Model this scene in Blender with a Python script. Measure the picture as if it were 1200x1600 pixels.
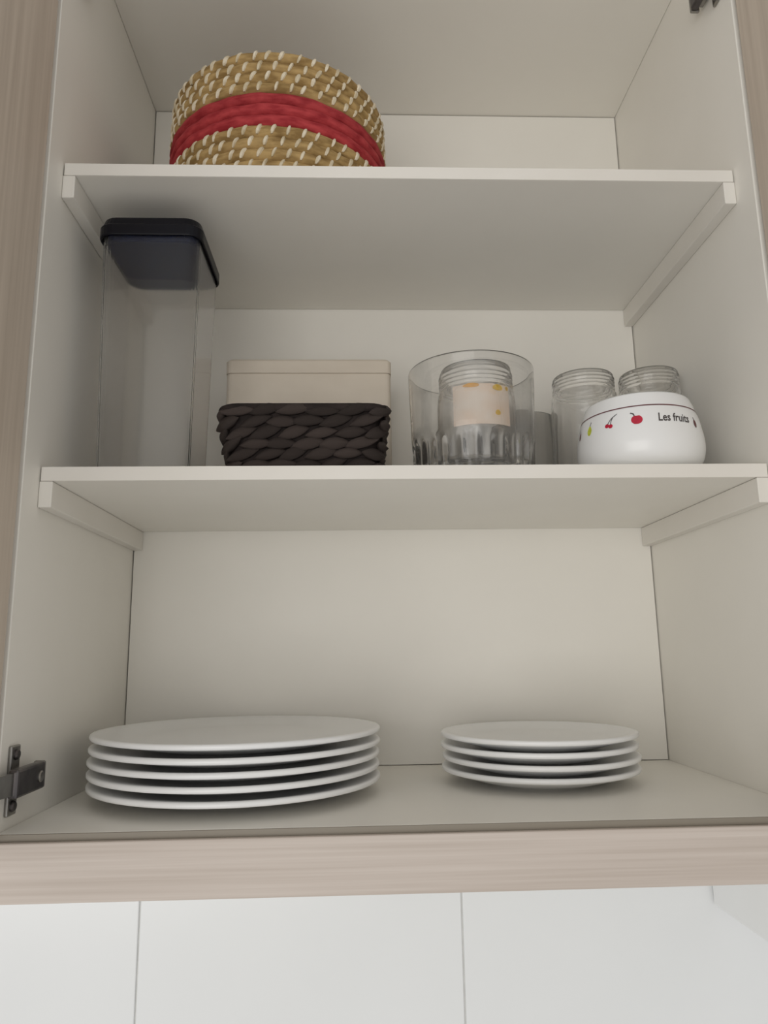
import bpy, bmesh, math, random
from mathutils import Vector, Matrix
random.seed(7)
PI = math.pi
scene = bpy.context.scene
COL = scene.collection
for o in list(bpy.data.objects):
    bpy.data.objects.remove(o)

# ---------------------------------------------------------------- camera
def make_camera():
    X, Y, Z, yaw, pitch, roll = .26841, -.58142, .12838, .0387, .1903, -.0146
    F = Vector((math.sin(yaw)*math.cos(pitch), math.cos(yaw)*math.cos(pitch), math.sin(pitch)))
    R = Vector((math.cos(yaw), -math.sin(yaw), 0)); U = R.cross(F)
    R2 = R*math.cos(roll)+U*math.sin(roll); U2 = -R*math.sin(roll)+U*math.cos(roll)
    cd = bpy.data.cameras.new('camera'); co = bpy.data.objects.new('camera', cd); COL.objects.link(co)
    cd.sensor_fit = 'VERTICAL'; cd.sensor_height = 36; cd.lens = 1137.19/1600*36
    cd.clip_start = .01
    m = Matrix((R2, U2, -F)).transposed().to_4x4(); m.translation = (X, Y, Z)
    co.matrix_world = m
    scene.camera = co
make_camera()

# ---------------------------------------------------------------- light
world = bpy.data.worlds.new('room_ambience'); scene.world = world; world.use_nodes = True
bg = world.node_tree.nodes['Background']
bg.inputs[0].default_value = (1.0, .985, .96, 1); bg.inputs[1].default_value = .54
def area(name, loc, target, sx, sy, power, col):
    l = bpy.data.lights.new(name, 'AREA'); l.shape = 'RECTANGLE'; l.size = sx; l.size_y = sy
    l.energy = power; l.color = col
    o = bpy.data.objects.new(name, l); COL.objects.link(o); o.location = loc
    d = Vector(target)-Vector(loc)
    o.rotation_euler = d.to_track_quat('-Z', 'Y').to_euler()
    return o
area('added_key_light', (-.65, -2.6, -.2), (.3, .2, .25), 2.0, 1.6, 23, (1.0, .98, .95))  # unseen key behind the camera, added and set low to light shelf undersides
vs = scene.view_settings
vs.view_transform = 'Standard'; vs.look = 'None'; vs.gamma = 1; vs.use_curve_mapping = False
vs.exposure = 0.16

# ---------------------------------------------------------------- materials
def mat(name, col, rough=.5, metal=0., coat=0.):
    m = bpy.data.materials.new(name); m.use_nodes = True
    b = m.node_tree.nodes['Principled BSDF']
    b.inputs['Base Color'].default_value = (*col, 1); b.inputs['Roughness'].default_value = rough
    b.inputs['Metallic'].default_value = metal; b.inputs['Coat Weight'].default_value = coat
    return m
def nodes(m): return m.node_tree.nodes, m.node_tree.links, m.node_tree.nodes['Principled BSDF']
def noisy(m, c1, c2, scale, vec_scale=(1, 1, 1), detail=4., bump=0., lo=.35, hi=.65, obj_random=0.):
    n, l, b = nodes(m)
    tc = n.new('ShaderNodeTexCoord'); mp = n.new('ShaderNodeMapping'); mp.inputs['Scale'].default_value = vec_scale
    nz = n.new('ShaderNodeTexNoise'); nz.inputs['Scale'].default_value = scale; nz.inputs['Detail'].default_value = detail
    cr = n.new('ShaderNodeValToRGB')
    cr.color_ramp.elements[0].position = lo; cr.color_ramp.elements[1].position = hi
    cr.color_ramp.elements[0].color = (*c1, 1); cr.color_ramp.elements[1].color = (*c2, 1)
    l.new(tc.outputs['Object'], mp.inputs[0]); l.new(mp.outputs[0], nz.inputs['Vector']); l.new(nz.outputs['Fac'], cr.inputs[0])
    out = cr.outputs[0]
    if obj_random:
        oi = n.new('ShaderNodeObjectInfo'); hs = n.new('ShaderNodeHueSaturation')
        mr = n.new('ShaderNodeMapRange'); mr.inputs[3].default_value = 1-obj_random; mr.inputs[4].default_value = 1+obj_random
        l.new(oi.outputs['Random'], mr.inputs[0]); l.new(mr.outputs[0], hs.inputs['Value']); l.new(out, hs.inputs['Color'])
        out = hs.outputs[0]
    l.new(out, b.inputs['Base Color'])
    if bump:
        bp = n.new('ShaderNodeBump'); bp.inputs['Strength'].default_value = bump; bp.inputs['Distance'].default_value = .001
        l.new(nz.outputs['Fac'], bp.inputs['Height']); l.new(bp.outputs[0], b.inputs['Normal'])
    return m
def wood(name, c1, c2, axis):
    vs_ = {'x': (2.5, 60, 190), 'z': (110, 110, 2.5)}[axis]
    return noisy(mat(name, c1, .55), c1, c2, 1.6, vs_, 6., .12, .3, .7)
def glass(name, tint=(1, 1, 1), ior=1.47, rough=0., clear=.6, haze=0.):
    m = mat(name, tint, rough); n, l, b = nodes(m)
    b.inputs['Transmission Weight'].default_value = 1; b.inputs['IOR'].default_value = ior
    out = n['Material Output']
    tr = n.new('ShaderNodeBsdfTransparent'); mx = n.new('ShaderNodeMixShader'); mx.inputs[0].default_value = clear
    l.new(b.outputs[0], mx.inputs[1]); l.new(tr.outputs[0], mx.inputs[2])
    last = mx
    if haze:
        df = n.new('ShaderNodeBsdfDiffuse'); tl = n.new('ShaderNodeBsdfTranslucent'); m1 = n.new('ShaderNodeMixShader'); m2 = n.new('ShaderNodeMixShader')
        df.inputs[0].default_value = tl.inputs[0].default_value = (.8, .78, .75, 1)
        l.new(df.outputs[0], m1.inputs[1]); l.new(tl.outputs[0], m1.inputs[2]); m2.inputs[0].default_value = haze
        l.new(mx.outputs[0], m2.inputs[1]); l.new(m1.outputs[0], m2.inputs[2]); last = m2
    l.new(last.outputs[0], out.inputs[0])
    return m
LAM = noisy(mat('white_laminate', (.7, .67, .61), .45), (.84, .815, .755), (.86, .835, .775), 9)
EDGE = noisy(mat('white_edge_band', (.78, .75, .69), .4), (.78, .75, .69), (.80, .77, .715), 20)
BAND_SHADE = mat('shade_toned_edge_band', (.26, .23, .185), .5)  # shadow strip on the bottom panel's front edge, put into the band colour
WOODX = wood('pale_oak_decor_lengthwise', (.515, .445, .39), (.62, .55, .495), 'x')
WOODZ = wood('taupe_oak_decor_upright', (.50, .425, .35), (.60, .52, .435), 'z')
TILE = noisy(mat('white_glazed_tile', (.82, .83, .83), .2), (.81, .825, .83), (.835, .85, .855), 3)
GROUT = noisy(mat('grey_grout', (.55, .55, .53), .9), (.72, .72, .70), (.78, .78, .76), 80)
WHITEPL = noisy(mat('white_enamel_casing', (.88, .89, .89), .3), (.87, .88, .88), (.89, .90, .90), 5)
STEEL = noisy(mat('nickel_steel', (.3, .29, .28), .3, 1.), (.27, .26, .25), (.36, .35, .33), 60)
DARKST = noisy(mat('dark_steel', (.1, .095, .1), .35, .9), (.08, .075, .08), (.13, .12, .12), 60)
PORC = noisy(mat('white_porcelain', (.8, .8, .79), .24, 0, 0.), (.83, .835, .835), (.86, .865, .86), 12)
STRAW = noisy(mat('tan_straw', (.36, .24, .1), .75), (.25, .155, .055), (.50, .34, .145), 55, (1, 1, 3), 5, .5, obj_random=.08)
RED = noisy(mat('red_raffia', (.4, .04, .05), .75), (.28, .02, .026), (.46, .055, .06), 60, (1, 1, 3), 5, .5, obj_random=.1)
STITCH = noisy(mat('cream_raffia_stitch', (.8, .74, .6), .7), (.55, .46, .30), (.80, .72, .57), 90)
RUSH = noisy(mat('dark_brown_rush', (.06, .045, .038), .55), (.026, .02, .018), (.082, .063, .056), 70, (1, 1, 5), 5, .6, obj_random=.35)
RUSHD = noisy(mat('dark_rush_core', (.02, .015, .013), .8), (.015, .011, .01), (.03, .022, .02), 60)
CREAM = noisy(mat('cream_card', (.70, .61, .50), .75), (.66, .585, .485), (.71, .635, .535), 14, (1, 1, 2))
LIDM = noisy(mat('navy_plastic', (.012, .015, .03), .35), (.003, .003, .006), (.005, .005, .009), 20)
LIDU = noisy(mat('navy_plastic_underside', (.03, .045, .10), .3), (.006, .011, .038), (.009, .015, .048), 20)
GLASS = glass('clear_glass', (1, 1, 1), 1.42, 0., .10)
PLAST = glass('clear_plastic', (.99, .99, .99), 1.25, .13, .06, .022)
LABEL = noisy(mat('printed_peach_label', (.8, .66, .53), .6), (.82, .64, .50), (.84, .74, .64), 30)
def print_mat(n, c): return noisy(mat(n, c, .4), tuple(x*.85 for x in c), tuple(min(1, x*1.1) for x in c), 200)
P_RED = print_mat('print_red', (.52, .01, .04)); P_MAR = print_mat('print_maroon', (.13, .03, .035))
P_GREEN = print_mat('print_green', (.55, .60, .05)); P_DK = print_mat('print_charcoal', (.06, .05, .05))
P_YEL = print_mat('print_yellow', (.80, .50, .03)); P_ORA = print_mat('print_orange', (.80, .40, .06))

for m_ in (LIDM, LIDU, RUSH, RUSHD, RED, STRAW):
    nodes(m_)[2].inputs['Specular IOR Level'].default_value = .2

# ---------------------------------------------------------------- helpers
def link(name, me, m, parent=None, loc=(0, 0, 0), rot=(0, 0, 0), smooth=False):
    o = bpy.data.objects.new(name, me); COL.objects.link(o); o.location = loc; o.rotation_euler = rot
    if m and not me.materials: me.materials.append(m)
    if parent: o.parent = parent
    if smooth:
        for p in me.polygons: p.use_smooth = True
    return o
def from_bm(name, bm, m, parent=None, loc=(0, 0, 0), rot=(0, 0, 0), smooth=False):
    bmesh.ops.recalc_face_normals(bm, faces=bm.faces[:])
    me = bpy.data.meshes.new(name); bm.to_mesh(me); bm.free()
    return link(name, me, m, parent, loc, rot, smooth)
def tag(o, label=None, cat=None, group=None, kind=None):
    if label: o['label'] = label
    if cat: o['category'] = cat
    if group: o['group'] = group
    if kind: o['kind'] = kind
    return o
def thing(name, label, cat, loc, group=None, rz=0):
    o = bpy.data.objects.new(name, None); COL.objects.link(o); o.location = loc; o.rotation_euler.z = rz
    o.empty_display_size = .03
    return tag(o, label, cat, group)
def add_box(bm, x0, x1, y0, y1, z0, z1, bev=0., seg=2):
    r = bmesh.ops.create_cube(bm, size=1)
    vs_ = r['verts']
    bmesh.ops.scale(bm, vec=(x1-x0, y1-y0, z1-z0), verts=vs_)
    bmesh.ops.translate(bm, vec=((x0+x1)/2, (y0+y1)/2, (z0+z1)/2), verts=vs_)
    if bev:
        es = list({e for v in vs_ for e in v.link_edges})
        bmesh.ops.bevel(bm, geom=es, offset=bev, segments=seg, profile=.5, affect='EDGES')
def box(name, x0, x1, y0, y1, z0, z1, m, parent=None, bev=.0008, seg=2):
    bm = bmesh.new(); add_box(bm, x0, x1, y0, y1, z0, z1, bev, seg)
    return from_bm(name, bm, m, parent)
def lathe_bm(prof, n=64, closed=False, rmod=None):
    """prof: list of (r, z); revolve. closed joins last to first."""
    bm = bmesh.new(); rings = []
    for i, (r, z) in enumerate(prof):
        if r < 1e-6:
            rings.append([bm.verts.new((0, 0, z))]*n)
        else:
            rings.append([bm.verts.new(((r*(rmod(k/n*2*PI, i) if rmod else 1))*math.cos(k/n*2*PI), (r*(rmod(k/n*2*PI, i) if rmod else 1))*math.sin(k/n*2*PI), z)) for k in range(n)])
    L = len(rings)
    for i in range(L if closed else L-1):
        a, b = rings[i], rings[(i+1) % L]
        for k in range(n):
            q = [a[k], a[(k+1) % n], b[(k+1) % n], b[k]]
            u = []
            for v in q:
                if v not in u: u.append(v)
            if len(u) >= 3:
                try: bm.faces.new(u)
                except ValueError: pass
    return bm
def smooth_prof(pts, k=6):
    """Catmull-Rom through (r,z) points"""
    out = []
    P = [pts[0]]+list(pts)+[pts[-1]]
    for i in range(1, len(P)-2):
        p0, p1, p2, p3 = P[i-1], P[i], P[i+1], P[i+2]
        for j in range(k):
            t = j/k
            out.append(tuple(.5*((2*p1[c])+(-p0[c]+p2[c])*t+(2*p0[c]-5*p1[c]+4*p2[c]-p3[c])*t*t+(-p0[c]+3*p1[c]-3*p2[c]+p3[c])*t**3) for c in (0, 1)))
    out.append(tuple(pts[-1])); return out
def rrect(hx, hy, rad, seg=6):
    pts = []
    for cx, cy, a0 in ((hx-rad, hy-rad, 0), (-hx+rad, hy-rad, PI/2), (-hx+rad, -hy+rad, PI), (hx-rad, -hy+rad, 1.5*PI)):
        for k in range(seg+1):
            a = a0+PI/2*k/seg
            pts.append((cx+rad*math.cos(a), cy+rad*math.sin(a)))
    return pts
def loft(rings, cap0=True, cap1=True, closed=False):
    bm = bmesh.new(); R = [[bm.verts.new(p) for p in r] for r in rings]; n = len(R[0])
    L = len(R)
    for i in range(L if closed else L-1):
        a, b = R[i], R[(i+1) % L]
        for k in range(n): bm.faces.new((a[k], a[(k+1) % n], b[(k+1) % n], b[k]))
    if not closed:
        if cap0: bm.faces.new(R[0])
        if cap1: bm.faces.new(R[-1])
    return bm
def ring3(pts, z): return [(x, y, z) for x, y in pts]

W, D, ZT = .632, .2962, .8542          # cabinet interior
ZL, ZU, T = .275, .5648, .0123         # undersides of the two shelves, board thickness
SH, TOP = ZL+T, ZU+T
REC, CT, CH = .0291, .0114, .0228      # shelf set-back, cleat section

# ---------------------------------------------------------------- tiled wall
YW = .311
wb = box('wall_back', -.75, 1.35, YW+.001, YW+.08, -.80, 1.10, GROUT, None, 0)
tag(wb, kind='structure')
tw, g = .3611, .0018
tme = None
for row in range(2):
    for k in range(-2, 4):
        x0 = .0236+k*tw
        z1 = -.047-row*tw
        if tme is None:
            bm = bmesh.new(); add_box(bm, g/2, tw-g/2, -.004, .004, -tw+g/2, -g/2, .0012, 2)
            t = from_bm('tile', bm, TILE, wb, (x0, YW+.0022, z1)); tme = t.data
        else:
            t = link('tile', tme, TILE, wb, (x0, YW+.0022, z1))

# ---------------------------------------------------------------- cabinet
cab = thing('wall_cabinet', 'open white kitchen wall cabinet with wood decor doors above the tiles', 'cabinet', (0, 0, 0))
ST = .016
box('side_panel', -ST, 0, .0, YW-.006, -ST, ZT+ST, LAM, cab)
box('side_panel', W, W+ST, .0, YW-.006, -ST, ZT+ST, LAM, cab)
bp_ = box('bottom_panel', .0002, W-.0002, .003, D+.012, -ST, 0, LAM, cab)
box('edge_band', .0002, W-.0002, .0012, .0029, -ST, -.0002, BAND_SHADE, bp_, .0003)
box('top_panel', .0002, W-.0002, .0, D+.012, ZT, ZT+ST, LAM, cab)
box('back_panel', .0013, W-.0013, D, D+.004, .0008, ZT-.0012, LAM, cab, .0003)
for z in (ZL, ZU):
    for x0, x1 in ((.0002, CT), (W-CT, W-.0002)):
        c = box('cleat', x0, x1, REC, D-.0008, z-CH, z-.0002, EDGE, cab)
pel = box('pelmet', -ST, W+ST, -.0045, .0008, -.0465, -.0052, WOODX, cab, .001)
pel['label'] = 'pale oak strip below the cabinet bottom'

def door(hx, side):
    ang = math.radians(97)
    dw, th = .322, .018
    # local: door closed lies along +x(side) from hinge; build directly at its open position
    ux = (math.cos(ang)*side, -math.sin(ang))          # along the width
    nx = (math.sin(ang)*side, math.cos(ang))           # inner-face normal direction (towards the middle)
    bm = bmesh.new(); add_box(bm, 0, dw, -th, 0, -.004, ZT+ST-.002, .0012, 2)
    for v in bm.verts:
        a, b, z = v.co
        v.co = (hx+ux[0]*a+nx[0]*b, -.0055+ux[1]*a+nx[1]*b, z)
    d = from_bm('door', bm, WOODZ, cab)
    return d, ux, nx
# hinges: arm on a cross-shaped mounting plate, cup sunk in the door
def hinge(zc, hx, side, ux, nx):
    s = side
    def sx(a): return hx+s*a
    def hb(name, a0, a1, y0, y1, z0, z1, m, p, bev=.0006):
        return box(name, min(sx(a0), sx(a1)), max(sx(a0), sx(a1)), y0, y1, z0, z1, m, p, bev)
    h = hb('hinge', .0002, .003, .012, .027, zc-.026, zc+.026, STEEL, cab, .001)
    for dz in (-.019, .019):
        bm = lathe_bm([(0, 0), (.0042, 0), (.0042, .0012), (.003, .0022), (0, .0022)], 16)
        sc = from_bm('screw', bm, DARKST, h, (sx(.003), .0195, zc+dz), (0, s*PI/2, 0))
    hb('arm_base', .003, .0075, .008, .044, zc-.0085, zc+.0085, STEEL, h)
    hb('arm', .0075, .0155, -.002, .046, zc-.0105, zc+.0105, DARKST, h, .002)
    hb('arm_end', .005, .0145, .0462, .050, zc-.0105, zc+.0105, STEEL, h, .0015)
    bm = lathe_bm([(0, 0), (.0045, 0), (.0045, .001), (.0035, .0018), (0, .0018)], 16)
    from_bm('adjusting_screw', bm, STEEL, h, (sx(.0156), .036, zc), (0, s*PI/2, 0))
    # cup flange on the door's inner face
    c = Vector((hx+ux[0]*.026+nx[0]*.001, -.0055+ux[1]*.026+nx[1]*.001, zc))
    bm = lathe_bm([(0, -.0006), (.0185, -.0006), (.0185, .001), (.016, .0016), (.0145, .0006), (0, .0006)], 32)
    from_bm('cup', bm, STEEL, h, c, (0, s*PI/2, 0), True)
    a = Vector((sx(.0105), 0, zc)); b = c+Vector((nx[0]*.006, nx[1]*.006, 0))
    bm = bmesh.new(); add_box(bm, -.002, .002, 0, 1, -.008, .008)
    dv = b-a
    for v in bm.verts:
        t = v.co.y; v.co = a+dv*t+Vector((v.co.x, 0, v.co.z))
    from_bm('link_plate', bm, STEEL, h)
    return h
for hx, s in ((-.0004, 1), (W+.0004, -1)):
    dd, ux, nx = door(hx, s)
    for zc in (.0355, .7905 if s == 1 else .784):
        hinge(zc, 0 if s == 1 else W, s, ux, nx)

for z, lab in ((ZL, 'lower white shelf board carrying the jars, glass and brown basket'), (ZU, 'upper white shelf board carrying the round straw basket')):
    sh_ = thing('shelf', lab, 'shelf', (0, 0, z), 'shelf boards in the cabinet')
    box('board', .0012, W-.0012, REC+.0008, D-.0008, .0001, T, LAM, sh_, .0004)
    box('edge_strip', .0012, W-.0012, REC, REC+.0007, .0001, T, EDGE, sh_, .0002)

# white casing at the right under the cabinet
cas = thing('side_casing', 'white boxed casing reaching down over the tiles at the right', 'casing', (.673, 0, -.16))
box('shell', 0, .42, -.02, YW-.0055, 0, 1.03, WHITEPL, cas, .002)
box('bottom_rim', .004, .416, -.015, YW-.008, -.0025, -.0002, WHITEPL, cas, .0008)

# ---------------------------------------------------------------- plates
def plate_mesh(R, sp):
    foot = R*.46
    k = R/.139
    lip = .0158
    lip = .0166
    prof = [(0, .0022), (foot-.005*k, .0022), (foot-.004*k, .0), (foot, .0), (foot+.002*k, .0016), (R*.62, .0022), (R*.72, .0048),
            (R*.84, .0082), (R*.93, .0104), (R-.003, .0116), (R-.0008, .0122), (R, .0134), (R, .0154), (R-.0010, .0163), (R-.003, lip), (R-.006, lip-.0003),
            (R*.88, .0146), (R*.76, .0118), (R*.68, sp+.0004), (R*.63, sp), (0, sp)]
    return lathe_bm(prof, 96)
def stack(R, n, cx, cy, sp, names, grp, cat_lab):
    base = None
    for i in range(n):
        if base is None:
            bm = plate_mesh(R, sp); o = from_bm('plate', bm, PORC, None, smooth=True); base = o.data
        else:
            o = link('plate', base, PORC)
        o.location = (cx+random.uniform(-.0013, .0013), cy+random.uniform(-.001, .001), .0004+i*(sp+.0002))
        o.rotation_euler.z = random.uniform(0, 6)
        tag(o, names[i], 'plate', grp)
stack(.1342, 5, .1555, .1470, .0105, ['bottom plate of the large white plate stack, resting on the cabinet floor', 'second white plate from the bottom of the large stack', 'middle white plate of the five in the large stack',
      'white plate just under the top one of the large stack', 'topmost white plate of the large stack, its wide face open'], 'large white dinner plates', '')
stack(.0972, 4, .4505, .177, .0106, ['bottom plate of the small white plate stack, resting on the cabinet floor', 'second white plate from the bottom of the small stack',
      'white plate just under the top one of the small stack', 'topmost white plate of the small stack at the right'], 'small white side plates', '')

# ---------------------------------------------------------------- coiled straw basket
sb = thing('straw_basket', 'round coiled straw basket with a red band and cream stitches', 'basket', (.1835, .1695, TOP+.0014))
NC, H = 12, .1440
pit = H/NC; tr = pit*.60
def srad(z): return .1085+.0055*math.sin(min(1, z/.085)*PI/2)-.0015*max(0, (z-.09)/.05)
for i in range(NC):
    zc = pit*(i+.5); r = srad(zc)
    red = 5 <= i <= 7
    bm = bmesh.new(); n, m_ = 96, 12
    V = [[bm.verts.new(((r+tr*math.cos(b/m_*2*PI)*1.02+.0004*math.sin(a*1.7+i))*math.cos(a/n*2*PI), (r+tr*math.cos(b/m_*2*PI)*1.02+.0004*math.sin(a*1.7+i))*math.sin(a/n*2*PI), zc+tr*math.sin(b/m_*2*PI)+.0004*math.sin(a*.9+i*2))) for b in range(m_)] for a in range(n)]
    for a in range(n):
        for b in range(m_):
            bm.faces.new((V[a][b], V[(a+1) % n][b], V[(a+1) % n][(b+1) % m_], V[a][(b+1) % m_]))
    coil = from_bm('coil', bm, RED if red else STRAW, sb, smooth=True)
    if red:
        coil['label'] = 'red coil of the band'
        continue
    bm = bmesh.new(); ns = 50
    for k in range(ns):
        a = (k+(i % 2)*.5+random.uniform(-.12, .12))/ns*2*PI
        L = random.uniform(.0048, .0066); wd = random.uniform(.0019, .0028); sl = random.uniform(.0025, .0048)
        rows = []
        for j in range(7):
            t = j/6*2-1
            th = t*.76+.12                                   # wraps around the coil's outer face
            ca = a+t*sl/r*.5
            w_ = wd*(1-.55*abs(t)**2.5)/r
            rr = r+(tr+.0004)*math.cos(th); zz = zc+(tr+.0004)*math.sin(th)
            ro = r+(tr+.0013)*math.cos(th); zo = zc+(tr+.0013)*math.sin(th)
            rows.append([bm.verts.new((q*math.cos(c), q*math.sin(c), z_)) for q, c, z_ in ((rr-.001, ca-w_, zz), (ro, ca-w_*.5, zo), (ro, ca+w_*.5, zo), (rr-.001, ca+w_, zz))])
        for j in range(6):
            for q in range(3):
                bm.faces.new((rows[j][q], rows[j][q+1], rows[j+1][q+1], rows[j+1][q]))
        bm.faces.new(rows[0]); bm.faces.new(rows[-1])
    s_ = from_bm('stitching', bm, STITCH, coil); s_['kind'] = 'stuff'
bm = lathe_bm([(0, .0005), (.108, .0005), (.110, .004), (.108, .008), (0, .008)], 64)
from_bm('base', bm, STRAW, sb)

# ---------------------------------------------------------------- tall clear canister with navy lid
can = thing('food_canister', 'tall square clear plastic canister with a dark navy lid', 'canister', (.0745, .1025, SH+.0002))
hz = .236
t_ = .0014
def cr(h, z): return ring3(rrect(h, h+.004, .014, 6), z)
def cri(h, z): return ring3(rrect(h-t_, h+.004-t_, .0126, 6), z)
bm = loft([cr(.040, 0), cr(.042, .003), cr(.0465, hz)] + [cri(.0465, hz), cri(.042, .006), cri(.040, .004)], True, True)
from_bm('body', bm, PLAST, can, smooth=False)
# lid: a cap with a rim around the mouth; a plug steps into the canister
ri = [cr(.0487, hz-.0055), cr(.0490, hz-.0045), cr(.0490, hz+.005), cr(.0478, hz+.0065), cr(.0460, hz+.0135), cr(.043, hz+.015),]
inner = [cr(.0474, hz+.0012), cr(.0474, hz-.0055)]
lid = from_bm('lid', loft([inner[1]]+ri+[cr(.02, hz+.015), cr(.02, hz+.0012), inner[0]], closed=True), LIDM, can)
plug = from_bm('plug', loft([cr(.0425, hz-.010), cr(.0440, hz-.009), cr(.0440, hz+.001), cr(.0200, hz+.0145)], True, True), LIDU, lid)
plug['label'] = 'blue underside of the lid'

# ---------------------------------------------------------------- dark woven basket
bx, by = .2215, .113
db = thing('woven_basket', 'low rectangular dark brown woven basket with tapered sides', 'basket', (bx, by, SH+.0002))
BH = .062
def bring(z, off=0):
    f = z/BH
    return rrect(.0655+.0085*f+off, .058+.0075*f+off, .016, 5), f
rings = [ring3(bring(.001)[0], .001), ring3(bring(BH-.004)[0], BH-.004), ring3(bring(BH-.004, -.006)[0], BH-.004), ring3(bring(.008, -.006)[0], .008)]
from_bm('core', loft(rings, True, True), RUSHD, db)
# one strand: a flattened leaf shape, slightly S-curved
def strand_mesh():
    bm = bmesh.new(); n, m_ = 9, 6; V = []
    for j in range(n):
        t = j/(n-1)*2-1
        w_ = max(.06, (1-abs(t)**2.4))
        V.append([bm.verts.new((t*.5, -w_*.5*math.cos(b/m_*2*PI)-.12*(1-t*t), w_*.5*math.sin(b/m_*2*PI)+.16*t)) for b in range(m_)])
    for j in range(n-1):
        for b in range(m_): bm.faces.new((V[j][b], V[j+1][b], V[j+1][(b+1) % m_], V[j][(b+1) % m_]))
    bm.faces.new(V[0]); bm.faces.new(V[-1])
    bmesh.ops.recalc_face_normals(bm, faces=bm.faces[:])
    me = bpy.data.meshes.new('strand'); bm.to_mesh(me); bm.free()
    for p in me.polygons: p.use_smooth = True
    me.materials.append(RUSH); return me
sme = strand_mesh()
def walk(pts, s):
    n = len(pts); L = [math.dist(pts[i], pts[(i+1) % n]) for i in range(n)]; tot = sum(L); s = s % tot
    for i in range(n):
        if s <= L[i]:
            f = s/L[i]; a, b = pts[i], pts[(i+1) % n]
            return (a[0]+(b[0]-a[0])*f, a[1]+(b[1]-a[1])*f), math.atan2(b[1]-a[1], b[0]-a[0]), tot
        s -= L[i]
    return pts[0], 0, tot
NR, NS = 6, 21
for i in range(NR):
    z = .0062+i*(BH-.0125)/(NR-1)
    pts = bring(z, .0012)[0]
    tot = walk(pts, 0)[2]
    for k in range(NS):
        s = (k+(.5 if i % 2 else 0)+random.uniform(-.1, .1))*tot/NS
        (px, py), a, _ = walk(pts, s)
        o = link('strand', sme, RUSH, db, (px, py, z+random.uniform(-.0008, .0008)))
        o.rotation_euler = (random.uniform(-.12, .12), random.uniform(-.32, .14), a)
        o.scale = (tot/NS*random.uniform(1.2, 1.4), .0085*random.uniform(.85, 1.2), .0118*random.uniform(.9, 1.1))
# rolled rim
pts = bring(BH-.003, .0005)[0]
R_ = []
for b in range(10):
    an = b/10*2*PI
    R_.append(ring3(bring(BH-.003, .0045*math.cos(an))[0], BH-.0035+.0042*math.sin(an)))
from_bm('rim', loft(R_, closed=True), RUSHD, db, smooth=True)

# cream box behind it
cb = thing('cream_box', 'plain cream box standing behind the dark woven basket', 'box', (.2165, .2345, SH+.0002))
BW, BD, BZ = .0915, .045, .165
from_bm('body', loft([ring3(rrect(BW, BD, .006, 4), 0), ring3(rrect(BW, BD, .006, 4), BZ-.018)], True, True), CREAM, cb)
from_bm('lid', loft([ring3(rrect(BW-.001, BD-.001, .006, 4), BZ-.0178), ring3(rrect(BW-.0003, BD-.0003, .006, 4), BZ-.0172), ring3(rrect(BW+.0006, BD+.0006, .006, 4), BZ-.0168), ring3(rrect(BW+.0006, BD+.0006, .006, 4), BZ-.003), ring3(rrect(BW-.002, BD-.002, .006, 4), BZ)], True, True), CREAM, cb)

# ---------------------------------------------------------------- big ribbed glass
gb = thing('ribbed_glass', 'wide clear glass with a ribbed lower half, a labelled jar inside', 'glass', (.386, .12, SH+.0002))
NRIB = 28
outer = [(.0565, .0), (.0582, .0015), (.0585, .006), (.0590, .020), (.0592, .030), (.0596, .036), (.0612, .041), (.0615, .046), (.0622, .07), (.0632, .1), (.0638, .117), (.0633, .1185)]
innerp = [(.0622, .1185), (.0617, .117), (.0610, .1), (.0598, .07), (.0588, .046), (.0570, .036), (.0562, .022), (.0545, .013), (.050, .010), (0, .0095)]
def ribs(a, i):
    if 2 <= i <= 5:
        return 1+.055*(abs(math.cos(a*NRIB/2))-.62)
    return 1
bm = lathe_bm([(0, .001)]+outer[:]+innerp, 240, rmod=lambda a, i: ribs(a, i-1))
from_bm('bowl', bm, GLASS, gb, smooth=True)

# ---------------------------------------------------------------- jars
def jar(name, label, loc, Rb, Rn, H_, neck=.020, grp='clear screw neck jars', threads=4):
    j = thing(name, label, 'jar', loc, grp)
    w_ = .0024
    zs = H_-neck
    prof = [(0, .002), (Rb*.8, .0015), (Rb-.003, 0), (Rb-.0008, .002), (Rb, .006), (Rb, zs-.014), (Rb-.0006, zs-.009), ((Rb+Rn)/2, zs-.003), (Rn-.0012, zs)]
    inn = [(Rn-w_-.0012, H_-.0005), (Rn-w_-.0012, zs), ((Rb+Rn)/2-w_, zs-.0045), (Rb-w_, zs-.012), (Rb-w_, .009), (Rb-w_-.004, .005), (0, .0045)]
    th = []
    k = threads*6
    for q in range(k+1):
        z = zs+.002+(neck-.004)*q/k
        th.append((Rn-.0012+.0011*max(0, math.sin(q/6*2*PI)), z))
    prof += th+[(Rn-.0012, H_-.0012), (Rn-.0018, H_)]
    from_bm('glass_body', lathe_bm(prof+inn, 72), GLASS, j, smooth=True)
    return j
ji = jar('label_jar', 'clear screw neck jar with peach and yellow label inside the ribbed glass', (.3905, .118, SH+.0105), .0392, .0375, .107, .021)
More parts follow.
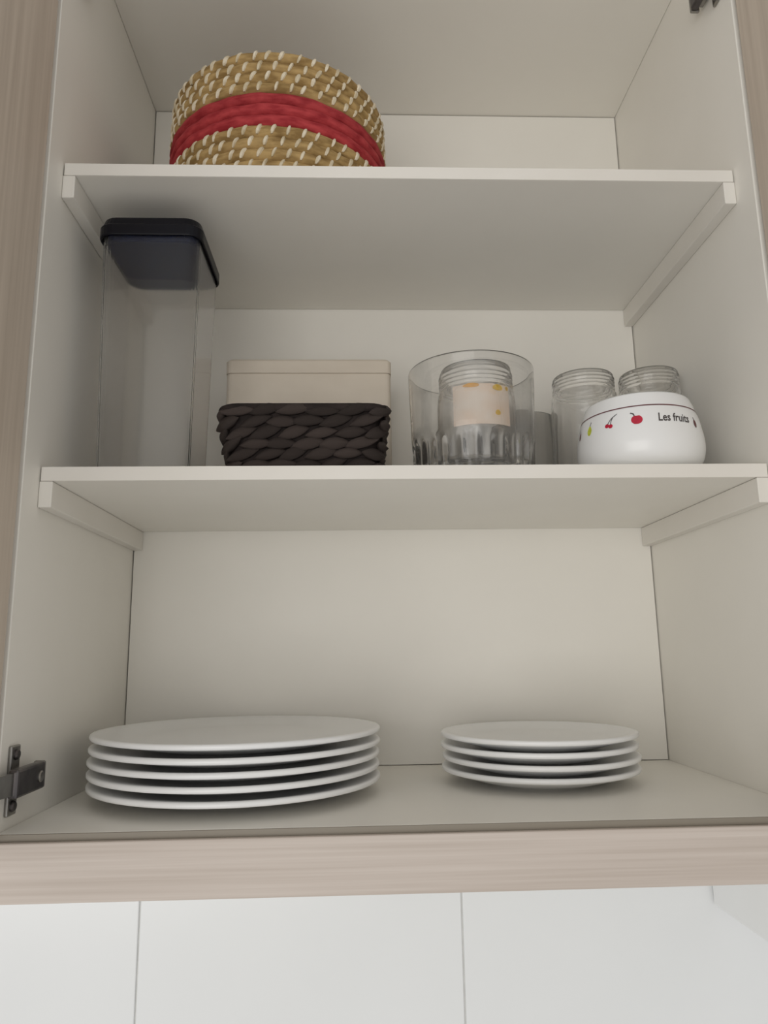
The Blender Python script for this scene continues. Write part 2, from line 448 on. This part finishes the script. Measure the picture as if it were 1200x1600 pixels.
# its label, a curved sheet on the front
def curved_patch(R, a0, a1, z0, z1, th=.0003, n=24):
    rings = []
    bm = bmesh.new()
    for s in range(n+1):
        a = a0+(a1-a0)*s/n
        rings.append([bm.verts.new((q*math.sin(a), -q*math.cos(a), z)) for q, z in ((R, z0), (R+th, z0), (R+th, z1), (R, z1))])
    for s in range(n):
        for b in range(4): bm.faces.new((rings[s][b], rings[s+1][b], rings[s+1][(b+1) % 4], rings[s][(b+1) % 4]))
    bm.faces.new(rings[0]); bm.faces.new(rings[-1]); return bm
lb = from_bm('paper_label', curved_patch(.0393, -.76, .74, .042, .083), LABEL, ji)
def blob(R, a, z, ra, rz, th=.0003, n=14, wob=.07):
    bm = bmesh.new(); c = bm.verts.new((R*math.sin(a)+0, -(R+th)*math.cos(a), z)); c.co = ((R+th)*math.sin(a), -(R+th)*math.cos(a), z)
    vs_ = []
    for k in range(n):
        t = k/n*2*PI; f = 1+wob*math.sin(3*t+a*9)
        aa = a+ra*f*math.cos(t)/R; zz = z+rz*f*math.sin(t)
        vs_.append(bm.verts.new(((R+th)*math.sin(aa), -(R+th)*math.cos(aa), zz)))
    for k in range(n): bm.faces.new((c, vs_[k], vs_[(k+1) % n]))
    return bm
for a, z, ra, rz, m_ in ((-.28, .0815, .008, .0022, P_ORA), (.38, .0795, .0055, .0032, P_YEL), (.36, .054, .0028, .0028, P_YEL), (.66, .0800, .002, .002, P_YEL)):
    from_bm('print_spot', blob(.0397, a, z, ra, rz), m_, lb)
jar('clear_jar', 'clear empty screw neck jar standing left of the white bowl', (.5258, .192, SH+.0002), .0366, .0345, .142)
jar('clear_jar', 'clear screw neck jar mostly hidden behind the white bowl', (.5955, .178, SH+.0002), .0335, .0325, .140)
# low clear tumbler at the back
tb = thing('glass_tumbler', 'low clear tumbler at the back between ribbed glass and jar', 'tumbler', (.474, .252, SH+.0002))
from_bm('glass_body', lathe_bm([(0, .001), (.026, 0), (.028, .002), (.033, .112), (.0322, .113), (.0314, .112), (.0265, .008), (.024, .006), (0, .006)], 64), GLASS, tb, smooth=True)

# ---------------------------------------------------------------- white bowl with fruit print
bw = thing('fruit_bowl', 'round white bowl with small printed fruits and a maroon line', 'bowl', (.543, .09, SH+.0002))
BP = smooth_prof([(.036, .0), (.0415, .0012), (.0535, .0088), (.0582, .0205), (.0582, .034), (.0555, .050), (.0515, .063), (.0488, .0705)], 6)
IP = [(.0478, .0718), (.0466, .0708), (.0485, .062), (.0525, .049), (.055, .034), (.055, .0215), (.050, .011), (.038, .005), (0, .0045)]
from_bm('body', lathe_bm([(0, .002), (.033, .002), (.034, 0)]+BP+IP, 96), PORC, bw, smooth=True)
def brad(z):
    for (r0, z0), (r1, z1) in zip(BP, BP[1:]):
        if z0 <= z <= z1: return r0+(r1-r0)*(z-z0)/max(1e-9, z1-z0)
    return BP[-1][0]
def onb(a, z, th=.00025):
    r = brad(z)+th
    return (r*math.sin(a), -r*math.cos(a), z)
def poly_on_bowl(name, outline, a, z, m_, parent, th=.00025):
    """outline: (dx, dz) in metres about its centre, star-shaped; printed on the bowl"""
    bm = bmesh.new(); R = brad(z)
    prev = [bm.verts.new(onb(a, z, th))]
    n = len(outline)
    mid = [bm.verts.new(onb(a+x*.5/R, z+y*.5, th)) for x, y in outline]
    out = [bm.verts.new(onb(a+x/R, z+y, th)) for x, y in outline]
    for k in range(n):
        k2 = (k+1) % n
        bm.faces.new((prev[0], mid[k], mid[k2])); bm.faces.new((mid[k], out[k], out[k2], mid[k2]))
    return from_bm(name, bm, m_, parent)
def strip_on_bowl(name, pts, wd, m_, parent, th=.0003):
    bm = bmesh.new(); prev = None
    for i, (a, z) in enumerate(pts):
        a2, z2 = pts[min(i+1, len(pts)-1)]; a1, z1 = pts[max(i-1, 0)]
        R = brad(z); dx, dz = (a2-a1)*R, z2-z1; L = math.hypot(dx, dz) or 1
        nxx, nz = -dz/L*wd/2, dx/L*wd/2
        c = [bm.verts.new(onb(a+nxx/R, z+nz, th)), bm.verts.new(onb(a-nxx/R, z-nz, th))]
        if prev: bm.faces.new((prev[0], c[0], c[1], prev[1]))
        prev = c
    return from_bm(name, bm, m_, parent)
strip_on_bowl('line_band', [(k/96*2*PI, .0572) for k in range(97)], .0011, P_MAR, bw)
rad = math.radians
def ell(rx, rz, n=16): return [(rx*math.cos(k/n*2*PI), rz*math.sin(k/n*2*PI)) for k in range(n)]
def apple_o(s):
    o_ = []
    for k in range(24):
        t = k/24*2*PI
        r_ = s*(1-.16*math.exp(-((t-PI/2)/.35)**2)-.06*math.exp(-((t-1.5*PI)/.3)**2))
        o_.append((r_*1.08*math.cos(t), r_*.98*math.sin(t)))
    return o_
def motif(kind, a, z, s=1.):
    a = rad(a)
    if kind == 'apple':
        p = poly_on_bowl('apple_print', apple_o(.0046*s), a, z, P_RED, bw)
        strip_on_bowl('stem_print', [(a-.002/.057, z+.0040), (a-.003/.057, z+.0062), (a-.0055/.057, z+.0072)], .0012, P_DK, p)
    if kind == 'cherry':
        p = poly_on_bowl('cherry_print', ell(.0021*s, .0020*s), a-.030, z-.0020, P_RED, bw)
        poly_on_bowl('cherry_print', ell(.0021*s, .0020*s), a+.032, z-.0030, P_RED, bw)
        strip_on_bowl('stem_print', [(a-.02, z-.0006), (a+.02, z+.003), (a+.07, z+.0058)], .0007, P_DK, p)
        strip_on_bowl('stem_print', [(a+.03, z-.0015), (a+.04, z+.002), (a+.07, z+.0058)], .0007, P_DK, p)
        poly_on_bowl('leaf_print', [(x*.8+y*.3, y*.5+x*.5) for x, y in ell(.0028, .0016)], a+.10, z+.0066, P_DK, p)
    if kind == 'pear':
        o_ = []
        for k in range(20):
            t = k/20*2*PI
            o_.append((.0030*s*math.cos(t)*(1-.38*max(0, math.sin(t))), .0048*s*math.sin(t)))
        p = poly_on_bowl('pear_print', o_, a, z, P_GREEN, bw)
        strip_on_bowl('stem_print', [(a, z+.0046), (a+.01, z+.0068), (a+.025, z+.0082)], .0008, P_DK, p)
    if kind == 'plum':
        p = poly_on_bowl('plum_print', ell(.0022*s, .0040*s), a, z, P_MAR, bw)
        strip_on_bowl('stem_print', [(a, z+.0038), (a-.02, z+.006)], .0008, P_DK, p)
motif('plum', -90, .0425); motif('pear', -71, .0430); motif('cherry', -48, .0440); motif('apple', -22.4, .0432); motif('plum', 37, .0415)
for k, (kd, a) in enumerate((('pear', 62), ('cherry', 88), ('apple', 114), ('plum', 170), ('apple', 205), ('cherry', 232))): motif(kd, a, .0430)
# writing on the bowl
fc = bpy.data.curves.new('writing', 'FONT'); fc.body = 'Les fruits'; fc.size = .0115; fc.resolution_u = 3; fc.space_character = 1.0; fc.shear = .1; fc.offset = .00018
fo = bpy.data.objects.new('writing', fc); COL.objects.link(fo)
bpy.context.view_layer.update()
fme = bpy.data.meshes.new_from_object(fo.evaluated_get(bpy.context.evaluated_depsgraph_get()))
bpy.data.objects.remove(fo)
bm = bmesh.new(); bm.from_mesh(fme)
bmesh.ops.triangulate(bm, faces=bm.faces[:])
xs = [v.co.x for v in bm.verts]; x0, x1 = min(xs), max(xs)
aL, aR = rad(-3.8), rad(28)
for v in bm.verts:
    t = (v.co.x-x0)/(x1-x0); v.co = onb(aL+(aR-aL)*t, .0408+v.co.y*.98, .0003)
from_bm('writing', bm, P_DK, bw)
